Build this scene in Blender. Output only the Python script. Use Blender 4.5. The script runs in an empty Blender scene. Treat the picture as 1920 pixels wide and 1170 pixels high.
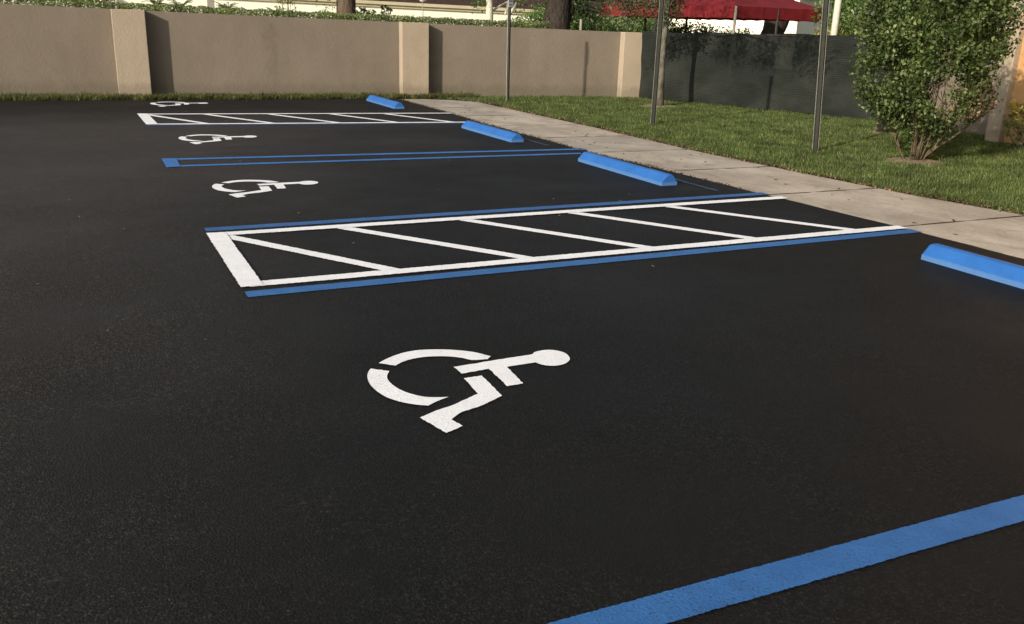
import bpy, bmesh, math, random
import numpy as np
from mathutils import Vector, Matrix, noise
random.seed(7)
rng = np.random.default_rng(11)
C = bpy.context.scene.collection
SC = bpy.context.scene

# ------------------------------------------------------------------ camera, sky, sun, exposure
cam_d = bpy.data.cameras.new('camera')
cam = bpy.data.objects.new('camera', cam_d); C.objects.link(cam); SC.camera = cam
Fw = Vector((0.40845698, 0.86104502, -0.30292635)); Rt = Vector((0.90712022, -0.4198116, 0.02985183)); Dn = Vector((-0.10146823, -0.2869838, -0.95254632))
m = Matrix((( Rt.x, -Dn.x, -Fw.x, 0.0), (Rt.y, -Dn.y, -Fw.y, 0.0), (Rt.z, -Dn.z, -Fw.z, 1.6), (0, 0, 0, 1)))
cam.matrix_world = m
cam_d.sensor_width = 36.0; cam_d.lens = 36.0 * 1689.2 / 1920.0
cam_d.clip_start = 0.05; cam_d.clip_end = 800.0

SUN_TO = Vector((-0.894, -0.447, 0.395)).normalized()     # towards the sun
elev = math.asin(SUN_TO.z); rot = math.atan2(SUN_TO.x, SUN_TO.y)
w = bpy.data.worlds.new("World"); SC.world = w; w.use_nodes = True
nt = w.node_tree; bg = nt.nodes['Background']
sky = nt.nodes.new('ShaderNodeTexSky'); sky.sky_type = 'NISHITA'; sky.sun_disc = False
sky.sun_elevation = elev; sky.sun_rotation = rot; sky.air_density = 1.0; sky.dust_density = 2.0; sky.ozone_density = 0.6
hs = nt.nodes.new('ShaderNodeHueSaturation'); hs.inputs['Saturation'].default_value = .45      # hazy evening sky
nt.links.new(sky.outputs[0], hs.inputs['Color']); nt.links.new(hs.outputs[0], bg.inputs[0]); bg.inputs[1].default_value = 0.12
sl = bpy.data.lights.new('sun', 'SUN'); sl.energy = 5.0; sl.angle = math.radians(0.8); sl.color = (1.0, 0.89, 0.755)
so = bpy.data.objects.new('sun', sl); C.objects.link(so); so.rotation_euler = SUN_TO.to_track_quat('Z', 'Y').to_euler(); so.location = SUN_TO * 40
SC.view_settings.view_transform = 'Standard'; SC.view_settings.look = 'None'
SC.view_settings.exposure = 0.18; SC.view_settings.gamma = 1.0
SC.render.engine = 'CYCLES'

# ------------------------------------------------------------------ materials
def lin(c):
    return tuple((v/255/12.92 if v/255 <= .04045 else ((v/255+.055)/1.055)**2.4) for v in c) + (1.0,)
class Mat:
    def __init__(s, name, rough=.8, spec=.3):
        s.m = bpy.data.materials.new(name); s.m.use_nodes = True
        s.nt = s.m.node_tree; s.b = s.nt.nodes['Principled BSDF']
        s.b.inputs['Roughness'].default_value = rough; s.b.inputs['Specular IOR Level'].default_value = spec
        s.tc = s.nt.nodes.new('ShaderNodeTexCoord')
    def n(s, t, **kw):
        x = s.nt.nodes.new(t)
        for k, v in kw.items(): setattr(x, k, v)
        return x
    def l(s, a, b): s.nt.links.new(a, b)
    def geo(s):
        return s.n('ShaderNodeNewGeometry')
    def vec(s, scale=(1,1,1), world=False):
        mp = s.n('ShaderNodeMapping'); mp.inputs['Scale'].default_value = scale
        src = s.geo().outputs['Position'] if world else s.tc.outputs['Object']
        s.l(src, mp.inputs[0]); return mp.outputs[0]
    def noise(s, scale, detail=4, rough=.55, vs=(1,1,1), world=False, dist=0.0):
        x = s.n('ShaderNodeTexNoise'); x.inputs['Scale'].default_value = scale; x.inputs['Detail'].default_value = detail
        x.inputs['Roughness'].default_value = rough; x.inputs['Distortion'].default_value = dist
        s.l(s.vec(vs, world), x.inputs['Vector']); return x.outputs['Fac']
    def vor(s, scale, vs=(1,1,1), world=False, out='Distance'):
        x = s.n('ShaderNodeTexVoronoi'); x.inputs['Scale'].default_value = scale
        s.l(s.vec(vs, world), x.inputs['Vector']); return x.outputs[out]
    def ramp(s, fac, stops, mode='LINEAR'):
        r = s.n('ShaderNodeValToRGB'); r.color_ramp.interpolation = mode
        e = r.color_ramp.elements
        while len(e) < len(stops): e.new(.5)
        for i, (p, c) in enumerate(stops):
            e[i].position = p; e[i].color = c if len(c) == 4 else (*c, 1)
        s.l(fac, r.inputs[0]); return r.outputs[0]
    def mix(s, fac, a, b, mode='MIX'):
        x = s.n('ShaderNodeMix'); x.data_type = 'RGBA'; x.blend_type = mode
        for v, i in ((fac, 0), (a, 6), (b, 7)):
            if hasattr(v, 'is_output') or isinstance(v, bpy.types.NodeSocket): s.l(v, x.inputs[i])
            else: x.inputs[i].default_value = v
        return x.outputs[2]
    def math(s, op, a, b=0.0):
        x = s.n('ShaderNodeMath', operation=op)
        for v, i in ((a, 0), (b, 1)):
            if isinstance(v, bpy.types.NodeSocket): s.l(v, x.inputs[i])
            else: x.inputs[i].default_value = v
        return x.outputs[0]
    def col(s, c):
        if isinstance(c, bpy.types.NodeSocket): s.l(c, s.b.inputs['Base Color'])
        else: s.b.inputs['Base Color'].default_value = c
        return s
    def bump(s, h, strength=.5, dist=.01):
        b = s.n('ShaderNodeBump'); b.inputs['Strength'].default_value = strength; b.inputs['Distance'].default_value = dist
        s.l(h, b.inputs['Height']); s.l(b.outputs[0], s.b.inputs['Normal']); return s
G = lambda v: (v, v, v, 1)

def mk_asphalt():
    M = Mat('sealed_asphalt', .62, .12)
    base = M.ramp(M.noise(.45, 5, .6), [(.3, (.0066, .0068, .0066, 1)), (.7, (.0094, .0094, .0090, 1))])
    # brown sheen painted into the colour, left and mid distance, fading before the wall
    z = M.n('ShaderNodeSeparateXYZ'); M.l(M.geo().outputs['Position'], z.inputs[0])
    sheen_mask = M.math('ADD', M.math('MULTIPLY', z.outputs[0], -.125), M.math('MULTIPLY', z.outputs[1], .055))
    sheen_mask = M.math('ADD', sheen_mask, M.math('MULTIPLY', M.noise(.28, 5, .6, dist=.4), .6))
    sheen_mask = M.ramp(sheen_mask, [(.36, G(0)), (.86, G(1))])
    sheen_mask = M.math('MULTIPLY', sheen_mask, M.ramp(M.math('ADD', M.math('MULTIPLY', z.outputs[1], .05), M.math('MULTIPLY', M.noise(.6, 4), .1)), [(.78, G(1)), (.92, G(.1))]))  # tint held back by the wall, painting in the wall's dark reflection
    base = M.mix(M.math('MULTIPLY', sheen_mask, .75), base, (.044, .038, .0335, 1))
    gz = M.ramp(M.noise(1.6, 4, .6, dist=.5), [(.36, G(.3)), (.60, G(1))])
    grain = M.ramp(M.noise(85, 5, .9), [(.36, G(.4)), (.53, G(1.0)), (.60, G(2.9)), (.68, G(8.0))])
    grain = M.mix(gz, G(1), grain)
    c = M.mix(1.0, base, grain, 'MULTIPLY')
    sp = M.ramp(M.vor(60), [(.0, G(1)), (.10, G(0))])
    spm = M.math('MULTIPLY', sp, M.ramp(M.noise(30, 2), [(.47, G(0)), (.56, G(1))]))
    c = M.mix(spm, c, (.10, .095, .085, 1))
    M.col(c)
    M.l(M.ramp(M.noise(.8, 5, .6), [(.3, G(.55)), (.7, G(.72))]), M.b.inputs['Roughness'])
    coarse = M.math('MULTIPLY', M.vor(110), 1.1)
    patch = M.ramp(M.noise(1.1, 4, .6), [(.38, G(.3)), (.62, G(1.0))])
    h = M.math('MULTIPLY', M.math('ADD', coarse, M.noise(190, 3, .8)), patch)
    h = M.math('ADD', h, M.math('MULTIPLY', M.noise(3, 3), .8))
    M.bump(h, .8, .006)
    return M.m
def mk_paint(name, c1, c2, wear=.6, rough=.55):
    M = Mat(name, rough, .35)
    c = M.ramp(M.noise(5, 5, .6), [(.35, c1), (.68, c2)])
    pits = M.ramp(M.noise(85, 4, .75), [(wear, G(0)), (wear+.05, G(1))])
    zone = M.ramp(M.noise(2.3, 4, .6), [(.38, G(0)), (.62, G(1))])
    c = M.mix(M.math('MULTIPLY', pits, zone), c, (.035, .034, .034, 1))
    grime = M.ramp(M.noise(13, 5, .7), [(.5, G(1)), (.72, G(.90))])
    c = M.mix(1.0, c, grime, 'MULTIPLY')
    M.col(c)
    M.bump(M.math('ADD', M.math('MULTIPLY', M.vor(105), .8), M.noise(190, 3, .8)), .45, .004)
    return M.m
def mk_stucco(name, c1, c2, bs=.5, scale=22):
    M = Mat(name, .92, .15)
    c = M.ramp(M.noise(.9, 6, .65), [(.3, c1), (.7, c2)])
    drip = M.ramp(M.noise(1.0, 5, .6, vs=(3, 3, .8)), [(.45, G(1)), (.72, G(.93))])
    c = M.mix(1.0, c, drip, 'MULTIPLY')
    z = M.n('ShaderNodeSeparateXYZ'); M.l(M.geo().outputs['Position'], z.inputs[0])
    zz = M.math('ADD', z.outputs[2], M.math('MULTIPLY', M.noise(3.5, 4, .7), -.35))
    c = M.mix(M.ramp(zz, [(.0, G(.35)), (.14, G(0))]), c, (.09, .085, .055, 1))   # splash-back dirt at the foot
    crk = M.ramp(M.noise(.55, 5, .7, dist=1.2), [(.60, G(1)), (.66, G(.90))])
    c = M.mix(1.0, c, crk, 'MULTIPLY')
    M.col(c)
    M.bump(M.math('ADD', M.noise(scale, 6, .7), M.math('MULTIPLY', M.noise(scale*4, 4, .7), .5)), bs, .02)
    return M.m
def mk_leaf(name, c1, c2, c3=None, trans=.35, rough=.45, spec=.4):
    M = Mat(name, rough, spec)
    g = M.geo()
    st = [(.0, c1), (.75, c2), (.97, c3 or c2)]
    c = M.ramp(g.outputs['Random Per Island'], st)
    cl = M.ramp(M.noise(2.2, 3, .6), [(.33, G(.55)), (.5, G(.95)), (.67, G(1.4))])
    c = M.mix(1.0, c, cl, 'MULTIPLY'); M.col(c)
    tr = M.n('ShaderNodeBsdfTranslucent'); M.l(M.mix(1.0, c, (1.3, 1.4, .6, 1), 'MULTIPLY'), tr.inputs[0])
    mx = M.n('ShaderNodeMixShader'); mx.inputs[0].default_value = trans
    M.l(M.b.outputs[0], mx.inputs[1]); M.l(tr.outputs[0], mx.inputs[2])
    M.l(mx.outputs[0], M.nt.nodes['Material Output'].inputs[0])
    return M.m
def mk_simple(name, c1, c2=None, scale=4, rough=.7, spec=.3, bump=0, bscale=40, bd=.01, vs=(1,1,1), metal=0):
    M = Mat(name, rough, spec); M.b.inputs['Metallic'].default_value = metal
    M.col(M.ramp(M.noise(scale, 5, .65, vs=vs), [(.32, c1), (.68, c2 or c1)]))
    if bump: M.bump(M.noise(bscale, 5, .7, vs=vs), bump, bd)
    return M.m

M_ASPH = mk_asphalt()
M_BLUE = mk_paint('blue_road_paint', (.022, .125, .36, 1), (.034, .165, .46, 1), .60)
M_BLUE_OLD = mk_paint('dull_blue_road_paint', (.020, .085, .24, 1), (.030, .115, .31, 1), .59)
M_WHITE = mk_paint('white_road_paint', (.80, .81, .82, 1), (.88, .89, .90, 1), .63)
M_BLUE_EDGE = mk_paint('ragged_blue_paint', (.022, .108, .30, 1), (.032, .140, .38, 1), .575)
M_HAZEBLUE = mk_paint('thin_blue_overspray', (.02, .05, .12, 1), (.018, .035, .08, 1), .5)
def mk_stop():
    M = Mat('blue_stop_paint', .5, .4)
    c = M.ramp(M.noise(3, 5, .6), [(.35, (.016, .098, .32, 1)), (.68, (.022, .122, .385, 1))])
    z = M.n('ShaderNodeSeparateXYZ'); M.l(M.tc.outputs['Object'], z.inputs[0])
    zz = M.math('ADD', z.outputs[2], M.math('MULTIPLY', M.noise(18, 4, .7), .016))
    band = M.ramp(zz, [(.040, G(1)), (.052, G(0))])
    c = M.mix(M.math('MULTIPLY', band, .55), c, (.10, .20, .36, 1))
    pits = M.ramp(M.noise(40, 4, .75), [(.68, G(0)), (.73, G(1))])
    c = M.mix(M.math('MULTIPLY', pits, .6), c, (.06, .10, .2, 1))
    scuff = M.ramp(M.noise(4.5, 5, .7, vs=(1, .45, 1), dist=.5), [(.60, G(0)), (.74, G(.45))])
    c = M.mix(scuff, c, (.03, .055, .10, 1))
    M.col(c); M.bump(M.math('ADD', M.noise(70, 5, .7), M.noise(14, 4, .6)), .6, .008); return M.m
M_STOP = mk_stop()
def mk_conc():
    M = Mat('weathered_concrete', .88, .2)
    c = M.ramp(M.noise(1.3, 6, .65, vs=(1.0, .6, 1)), [(.28, (.27, .235, .19, 1)), (.5, (.40, .355, .295, 1)), (.74, (.56, .50, .42, 1))])
    c = M.mix(1.0, c, M.ramp(M.noise(28, 5, .75), [(.3, G(.78)), (.7, G(1.1))]), 'MULTIPLY')
    c = M.mix(1.0, c, M.ramp(M.geo().outputs['Random Per Island'], [(0, (.86, .87, .89, 1)), (1, (1.08, 1.06, 1.03, 1))]), 'MULTIPLY')
    st = M.ramp(M.noise(2.4, 5, .7, vs=(1, .7, 1), dist=.8), [(.52, G(0)), (.72, G(.55))])
    c = M.mix(st, c, (.13, .11, .085, 1))
    M.col(c); M.bump(M.noise(90, 5, .7), .35, .004); return M.m
M_CONC = mk_conc()
M_WALL = mk_stucco('tan_stucco', (.172, .143, .108, 1), (.202, .170, .132, 1))
M_PIL = mk_stucco('light_tan_stucco', (.335, .275, .20, 1), (.385, .32, .238, 1))
M_ORANGE = mk_stucco('orange_stucco', (.44, .25, .105, 1), (.54, .315, .14, 1), .4)
M_CREAM = mk_simple('cream_painted_wall', (.80, .79, .62, 1), (.86, .85, .69, 1), 1.5, .85, .2)
M_FASCIA = mk_simple('tan_fascia', (.42, .38, .24, 1), (.52, .47, .31, 1), 3, .7)
M_ROOF = mk_simple('brown_shingles', (.030, .018, .014, 1), (.062, .038, .030, 1), 6, .9, .2, .8, 25, .03)
M_SOIL = mk_simple('dark_soil', (.05, .042, .02, 1), (.10, .075, .038, 1), 9, .95, .1, .8, 60, .02)
M_LAWN = mk_simple('lawn_ground', (.028, .038, .010, 1), (.055, .06, .02, 1), 12, .95, .1, .8, 60, .02)
M_MULCH = mk_simple('pale_mulch', (.10, .075, .045, 1), (.36, .29, .19, 1), 30, .95, .1, 1, 50, .03)
M_GRASS = mk_leaf('grass_blade', (.042, .074, .018, 1), (.096, .136, .036, 1), (.23, .23, .095, 1), .35, .55, .3)
M_WEED = mk_leaf('verge_weed', (.030, .042, .010, 1), (.075, .09, .022, 1), (.20, .16, .06, 1), .3, .6, .3)
M_LEAF = mk_leaf('glossy_leaf', (.026, .046, .012, 1), (.078, .112, .028, 1), (.19, .22, .09, 1), .25, .50, .3)
M_LEAF_DK = mk_leaf('dark_leaf', (.020, .034, .012, 1), (.045, .068, .020, 1), (.10, .12, .05, 1), .25, .45, .4)
M_LEAF_LT = mk_leaf('light_leaf', (.055, .105, .030, 1), (.14, .22, .06, 1), (.30, .36, .14, 1), .45, .5, .3)
M_LEAF_HEDGE = mk_leaf('hedge_leaf', (.085, .115, .035, 1), (.19, .235, .08, 1), (.30, .34, .15, 1), .35, .5, .3)
M_LEAF_YEL = mk_leaf('yellow_leaf', (.30, .22, .05, 1), (.55, .46, .13, 1), (.8, .74, .4, 1), .35, .45, .4)
M_LEAF_BR = mk_leaf('ochre_leaf', (.10, .085, .02, 1), (.32, .26, .07, 1), (.5, .45, .2, 1), .35, .5, .3)
M_DRY = mk_leaf('dry_leaf', (.12, .085, .05, 1), (.36, .30, .22, 1), (.6, .56, .46, 1), .2, .7, .2)
M_DRYB = mk_leaf('brown_dry_leaf', (.035, .022, .012, 1), (.10, .065, .035, 1), (.24, .17, .09, 1), .1, .8, .2)
M_BARK = mk_simple('grey_brown_bark', (.10, .082, .058, 1), (.24, .205, .155, 1), 14, .95, .1, 1, 22, .03, (1, 1, .3))
M_BARK_BR = mk_simple('furrowed_brown_bark', (.055, .040, .028, 1), (.16, .12, .085, 1), 16, .95, .1, 1, 16, .06, (1, 1, .18))
M_BARK_DK = mk_simple('dark_bark', (.022, .018, .014, 1), (.055, .045, .036, 1), 12, .95, .1, 1, 14, .06, (1, 1, .25))
M_BARK_WH = mk_simple('white_bark', (.42, .40, .30, 1), (.62, .60, .47, 1), 8, .85, .2, .5, 22, .02, (1, 1, .3))
M_LICHEN = mk_simple('lichen_bark', (.035, .027, .018, 1), (.17, .16, .13, 1), 6, .95, .1, .8, 22, .02, (1, 1, .5))
M_STEM = mk_simple('shrub_stem', (.045, .034, .022, 1), (.15, .115, .072, 1), 20, .9, .2, .5, 60, .01, (1, 1, .3))
M_POST = mk_simple('green_steel', (.016, .017, .011, 1), (.030, .030, .021, 1), 9, .6, .3, .2, 50, .002)
M_GALV = mk_simple('galvanised_steel', (.20, .20, .17, 1), (.28, .28, .25, 1), 9, .5, .5, 0)
M_SIGN = mk_simple('white_sign_face', (.62, .62, .60, 1), (.72, .72, .70, 1), 3, .4)
M_INK = mk_simple('dark_lettering', (.03, .03, .03, 1), (.05, .05, .05, 1), 3, .5)
M_BLACKM = mk_simple('black_metal', (.016, .016, .014, 1), (.035, .034, .03, 1), 6, .6, .4)
M_CONCPOLE = mk_simple('pale_concrete_pole', (.52, .49, .40, 1), (.66, .63, .53, 1), 4, .8, .2)
M_GREYPOLE = mk_simple('grey_painted_post', (.22, .21, .17, 1), (.30, .28, .23, 1), 4, .8, .2)
M_GLOBE = mk_simple('milky_globe', (.50, .46, .44, 1), (.60, .56, .53, 1), 2, .3)
def mk_tent():
    M = Mat('red_canvas', .7, .25)
    M.col(M.ramp(M.noise(1.6, 4, .6, vs=(1, 1, 2)), [(.3, (.17, .013, .017, 1)), (.7, (.23, .02, .024, 1))]))
    tr = M.n('ShaderNodeBsdfTranslucent'); tr.inputs[0].default_value = (.22, .012, .014, 1)
    mx = M.n('ShaderNodeMixShader'); mx.inputs[0].default_value = .22
    M.l(M.b.outputs[0], mx.inputs[1]); M.l(tr.outputs[0], mx.inputs[2])
    M.l(mx.outputs[0], M.nt.nodes['Material Output'].inputs[0])
    M.bump(M.noise(3, 4, .6, vs=(1, 1, .5)), .5, .08); return M.m
M_TENT = mk_tent()
def mk_screen():
    M = Mat('dark_mesh_screen', .8, .2)
    M.col(M.ramp(M.noise(.9, 5, .65, vs=(1, 1, 1.6)), [(.36, (.007, .010, .0075, 1)), (.5, (.012, .015, .012, 1)), (.66, (.021, .023, .0185, 1))]))
    wv = M.n('ShaderNodeTexWave'); wv.bands_direction = 'Z'; wv.inputs['Scale'].default_value = 9; wv.inputs['Distortion'].default_value = 2.5
    M.l(M.vec(), wv.inputs['Vector'])
    M.bump(M.math('ADD', M.math('MULTIPLY', wv.outputs['Fac'], .2), M.noise(2.0, 4, .6, vs=(1, 1, 2.2))), .5, .05)
    tp = M.n('ShaderNodeBsdfTransparent'); mx = M.n('ShaderNodeMixShader'); mx.inputs[0].default_value = .008
    M.l(M.b.outputs[0], mx.inputs[1]); M.l(tp.outputs[0], mx.inputs[2])
    M.l(mx.outputs[0], M.nt.nodes['Material Output'].inputs[0]); return M.m
M_SCREEN = mk_screen()

# ------------------------------------------------------------------ helpers
def link(o, parent=None):
    C.objects.link(o)
    if parent is not None:
        o.parent = parent
        o.matrix_parent_inverse = Matrix.Identity(4)
    return o
def tag(o, label=None, cat=None, group=None, kind=None):
    if label: o['label'] = label
    if cat: o['category'] = cat
    if group: o['group'] = group
    if kind: o['kind'] = kind
    return o
def empty(name, loc=(0, 0, 0), label=None, cat=None, group=None, rz=0):
    o = bpy.data.objects.new(name, None); o.location = loc; o.rotation_euler = (0, 0, rz); o.empty_display_size = .2
    link(o); return tag(o, label, cat, group)
def mesh_np(name, v, f, mat, parent=None, loc=(0, 0, 0), smooth=False):
    """v (N,3); f (M,k) same-size faces or list"""
    me = bpy.data.meshes.new(name)
    if isinstance(f, np.ndarray):
        n, k = f.shape
        me.vertices.add(len(v)); me.vertices.foreach_set('co', np.ascontiguousarray(v, dtype=np.float32).ravel())
        me.loops.add(n*k); me.loops.foreach_set('vertex_index', f.ravel().astype(np.int32))
        me.polygons.add(n); me.polygons.foreach_set('loop_start', np.arange(0, n*k, k, dtype=np.int32))
        try: me.polygons.foreach_set('loop_total', np.full(n, k, dtype=np.int32))
        except Exception: pass
        me.update(calc_edges=True)
    else:
        me.from_pydata([tuple(map(float, p)) for p in v], [], f); me.update()
    me.materials.append(mat)
    if smooth: me.polygons.foreach_set('use_smooth', [True]*len(me.polygons))
    o = bpy.data.objects.new(name, me); o.location = loc
    return link(o, parent)
class MB:
    def __init__(s): s.v = []; s.f = []
    def add(s, v, f):
        o = len(s.v); s.v += [tuple(p) for p in v]; s.f += [tuple(i+o for i in q) for q in f]; return s
    def box(s, x0, x1, y0, y1, z0, z1):
        v = [(x, y, z) for z in (z0, z1) for y in (y0, y1) for x in (x0, x1)]
        return s.add(v, [(0, 2, 3, 1), (4, 5, 7, 6), (0, 1, 5, 4), (2, 6, 7, 3), (0, 4, 6, 2), (1, 3, 7, 5)])
    def prism(s, a, b, t, z0a, z1a, z0b=None, z1b=None):
        """vertical slab from a to b (xy), thickness t to the left side of a->b"""
        z0b = z0a if z0b is None else z0b; z1b = z1a if z1b is None else z1b
        a = Vector(a); b = Vector(b); d = (b-a).normalized(); n = Vector((-d.y, d.x))*t
        q = [a, b, b+n, a+n]; zz0 = [z0a, z0b, z0b, z0a]; zz1 = [z1a, z1b, z1b, z1a]
        v = [(p.x, p.y, z) for p, z in zip(q, zz0)] + [(p.x, p.y, z) for p, z in zip(q, zz1)]
        return s.add(v, [(3, 2, 1, 0), (4, 5, 6, 7), (0, 1, 5, 4), (1, 2, 6, 5), (2, 3, 7, 6), (3, 0, 4, 7)])
    def tube(s, pts, rad, k=8, cap=True, jit=0.0):
        pts = [Vector(p) for p in pts]; n = len(pts); vs = []; prev = None
        for i, p in enumerate(pts):
            d = (pts[min(i+1, n-1)]-pts[max(i-1, 0)]).normalized()
            a = Vector((1, 0, 0)) if prev is None else prev
            if abs(a.dot(d)) > .95: a = Vector((0, 1, 0))
            u = (a - d*a.dot(d)).normalized(); prev = u; ww = d.cross(u)
            r = rad[i] if hasattr(rad, '__len__') else rad
            for j in range(k):
                t = 2*math.pi*j/k; rr = r*(1+random.uniform(-jit, jit))
                vs.append(p + u*math.cos(t)*rr + ww*math.sin(t)*rr)
        fs = [(i*k+j, i*k+(j+1) % k, (i+1)*k+(j+1) % k, (i+1)*k+j) for i in range(n-1) for j in range(k)]
        if cap: fs += [tuple(range(k))[::-1], tuple((n-1)*k+j for j in range(k))]
        return s.add(vs, fs)
    def build(s, name, mat, parent=None, loc=(0, 0, 0), smooth=False, bevel=0):
        o = mesh_np(name, s.v, s.f, mat, parent, loc, smooth)
        if bevel:
            b = o.modifiers.new('b', 'BEVEL'); b.width = bevel; b.segments = 2; b.limit_method = 'ANGLE'
        return o
def leaves(cent, size, aspect=.5, up=.3, fold=.25):
    """leaf blades (4 verts, 2 tris) at centres (N,3)"""
    n = len(cent)
    d = rng.normal(size=(n, 3)); d[:, 2] += up; d /= np.linalg.norm(d, axis=1)[:, None]
    r = rng.normal(size=(n, 3)); s = np.cross(d, r); s /= np.linalg.norm(s, axis=1)[:, None]
    nn = np.cross(s, d)
    L = size*rng.uniform(.65, 1.3, n)[:, None]
    a = cent - d*L*.5; b = cent + d*L*.5
    c = cent + s*L*aspect*.5 + nn*L*fold*.4; e = cent - s*L*aspect*.5 + nn*L*fold*.4
    v = np.stack([a, c, b, e], 1).reshape(-1, 3)
    i = np.arange(n)[:, None]*4
    f = np.concatenate([i+np.array([[0, 1, 2]]), i+np.array([[0, 2, 3]])], 1).reshape(-1, 3)
    return v, f
def blob_points(blobs, dens, lump=.12, shell=.55):
    out = []
    for (x, y, z, rx, ry, rz) in blobs:
        n = max(6, int(dens*(rx*ry+ry*rz+rx*rz)))
        k = max(3, n//14)
        d = rng.normal(size=(k, 3)); d /= np.linalg.norm(d, axis=1)[:, None]
        rad = rng.uniform(shell, 1.0, k)[:, None]**.6
        cc = d*rad*np.array([rx, ry, rz]) + np.array([x, y, z])
        idx = rng.integers(0, k, n)
        out.append(cc[idx] + rng.normal(size=(n, 3))*lump)
    return np.concatenate(out)
def foliage(name, pts, size, mat, parent, aspect=.5, loc=(0, 0, 0), up=.3):
    v, f = leaves(pts, size, aspect, up); return mesh_np(name, v, f, mat, parent, loc)

# ------------------------------------------------------------------ painted-line helpers (thin sheets on the asphalt)
def catmull(P, thr=42):
    n = len(P); out = []
    V = [Vector(p) for p in P]
    corner = []
    for i in range(n):
        a = V[i]-V[i-1]; b = V[(i+1) % n]-V[i]
        corner.append(math.degrees(a.angle(b)) > thr)
    for i in range(n):
        p1, p2 = V[i], V[(i+1) % n]; out.append(p1)
        if corner[i] and corner[(i+1) % n]: continue
        p0 = p1*2-p2 if corner[i] else V[i-1]; p3 = p2*2-p1 if corner[(i+1) % n] else V[(i+2) % n]
        for t in (.25, .5, .75):
            out.append(.5*((2*p1)+(p2-p0)*t+(2*p0-5*p1+4*p2-p3)*t*t+(3*p1-p0-3*p2+p3)*t**3))
    return out
def jag(poly, step=.02, amp=.0035):
    out = []
    n = len(poly)
    for i in range(n):
        a = Vector(poly[i]); b = Vector(poly[(i+1) % n]); L = (b-a).length; k = max(1, int(L/step)); nr = Vector((-(b-a).y, (b-a).x)).normalized()
        for j in range(k):
            t = j/k; p = a.lerp(b, t)
            if j: p = p + nr*(random.uniform(-amp, amp)*.9 + amp*.9*noise.noise(Vector((p.x*3, p.y*3, i))))
            out.append(p)
    return out
def sheet(name, polys, z, mat, parent=None, step=.02, amp=.0035):
    bm = bmesh.new()
    for P in polys:
        q = jag(P, step, amp)
        f = bm.faces.new([bm.verts.new((p.x, p.y, z)) for p in q])
        if f.normal.z < 0: pass
    bmesh.ops.triangulate(bm, faces=bm.faces[:])
    bm.normal_update()
    for f in bm.faces:
        if f.normal.z < 0: f.normal_flip()
    me = bpy.data.meshes.new(name); bm.to_mesh(me); bm.free(); me.materials.append(mat)
    return link(bpy.data.objects.new(name, me), parent)
def band(p, q, wd):
    p = Vector(p); q = Vector(q); n = Vector((-(q-p).y, (q-p).x)).normalized()*wd*.5
    return [p-n, q-n, q+n, p+n]

# ------------------------------------------------------------------ THE GROUND
def interp(t, pts):
    xs = [a for a, b in pts]; ys = [b for a, b in pts]; return float(np.interp(t, xs, ys))
EDGE = [(-12, 6.5), (4.4, 6.45), (5.4, 6.44), (7.05, 6.35), (8.6, 6.26), (10.6, 6.14), (12.4, 6.14), (14.3, 6.13), (15.9, 6.21), (19.3, 6.24)]   # (Y, X) asphalt / pavement edge
LAWNE = [(-12, 8.3), (4.5, 8.2), (5.7, 8.15), (6.9, 7.93), (8.4, 7.82), (10.4, 7.72), (13.7, 7.80), (18.3, 7.75), (19.05, 7.4), (19.3, 7.0)]
WALLP = [(-9, 20.5, 1.76), (-1.2, 20.33, 1.705), (1.3, 20.25, 1.665), (4.0, 20.13, 1.625), (7.0, 20.0, 1.592), (9.6, 19.72, 1.557), (12.45, 19.32, 1.522)]
def wally(x): return float(np.interp(x, [p[0] for p in WALLP], [p[1] for p in WALLP]))
FEN = [(19.3, 12.25), (18.6, 12.4), (17.0, 12.98), (15.2, 13.62), (13.25, 14.25)]     # (Y, X) screen line
def fenx(y): return float(np.interp(y, [p[0] for p in FEN][::-1], [p[1] for p in FEN][::-1]))

g = mesh_np('ground', [(-300, -300, -.03), (300, -300, -.03), (300, 300, -.03), (-300, 300, -.03)], [(0, 1, 2, 3)], M_SOIL); tag(g, kind='structure')
# asphalt: left/bottom far away, right edge ragged over the concrete, top edge ragged against the verge
pts = [Vector((-40, -14)), Vector((6.5, -14))]
y = -12.0
while y < 19.25:
    pts.append(Vector((interp(y, EDGE) + .012*noise.noise(Vector((y*6, 0, 3))) + random.uniform(-.006, .006) + .02*noise.noise(Vector((y*1.3, 5, 3))), y))); y += .035 if y > 2 else .4
x = 6.2
while x > -14:
    pts.append(Vector((x, 19.28 + .05*noise.noise(Vector((x*2.5, 0, 9))) + random.uniform(-.012, .012)))); x -= .05
pts += [Vector((-14.2, 19.3)), Vector((-40, 19.5))]
bm = bmesh.new(); bm.faces.new([bm.verts.new((p.x, p.y, .006)) for p in pts]); bmesh.ops.triangulate(bm, faces=bm.faces[:])
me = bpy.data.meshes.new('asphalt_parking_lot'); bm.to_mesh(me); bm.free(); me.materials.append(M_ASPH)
for p in me.polygons:
    pass
tag(link(bpy.data.objects.new('asphalt_parking_lot', me)), kind='structure')

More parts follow.
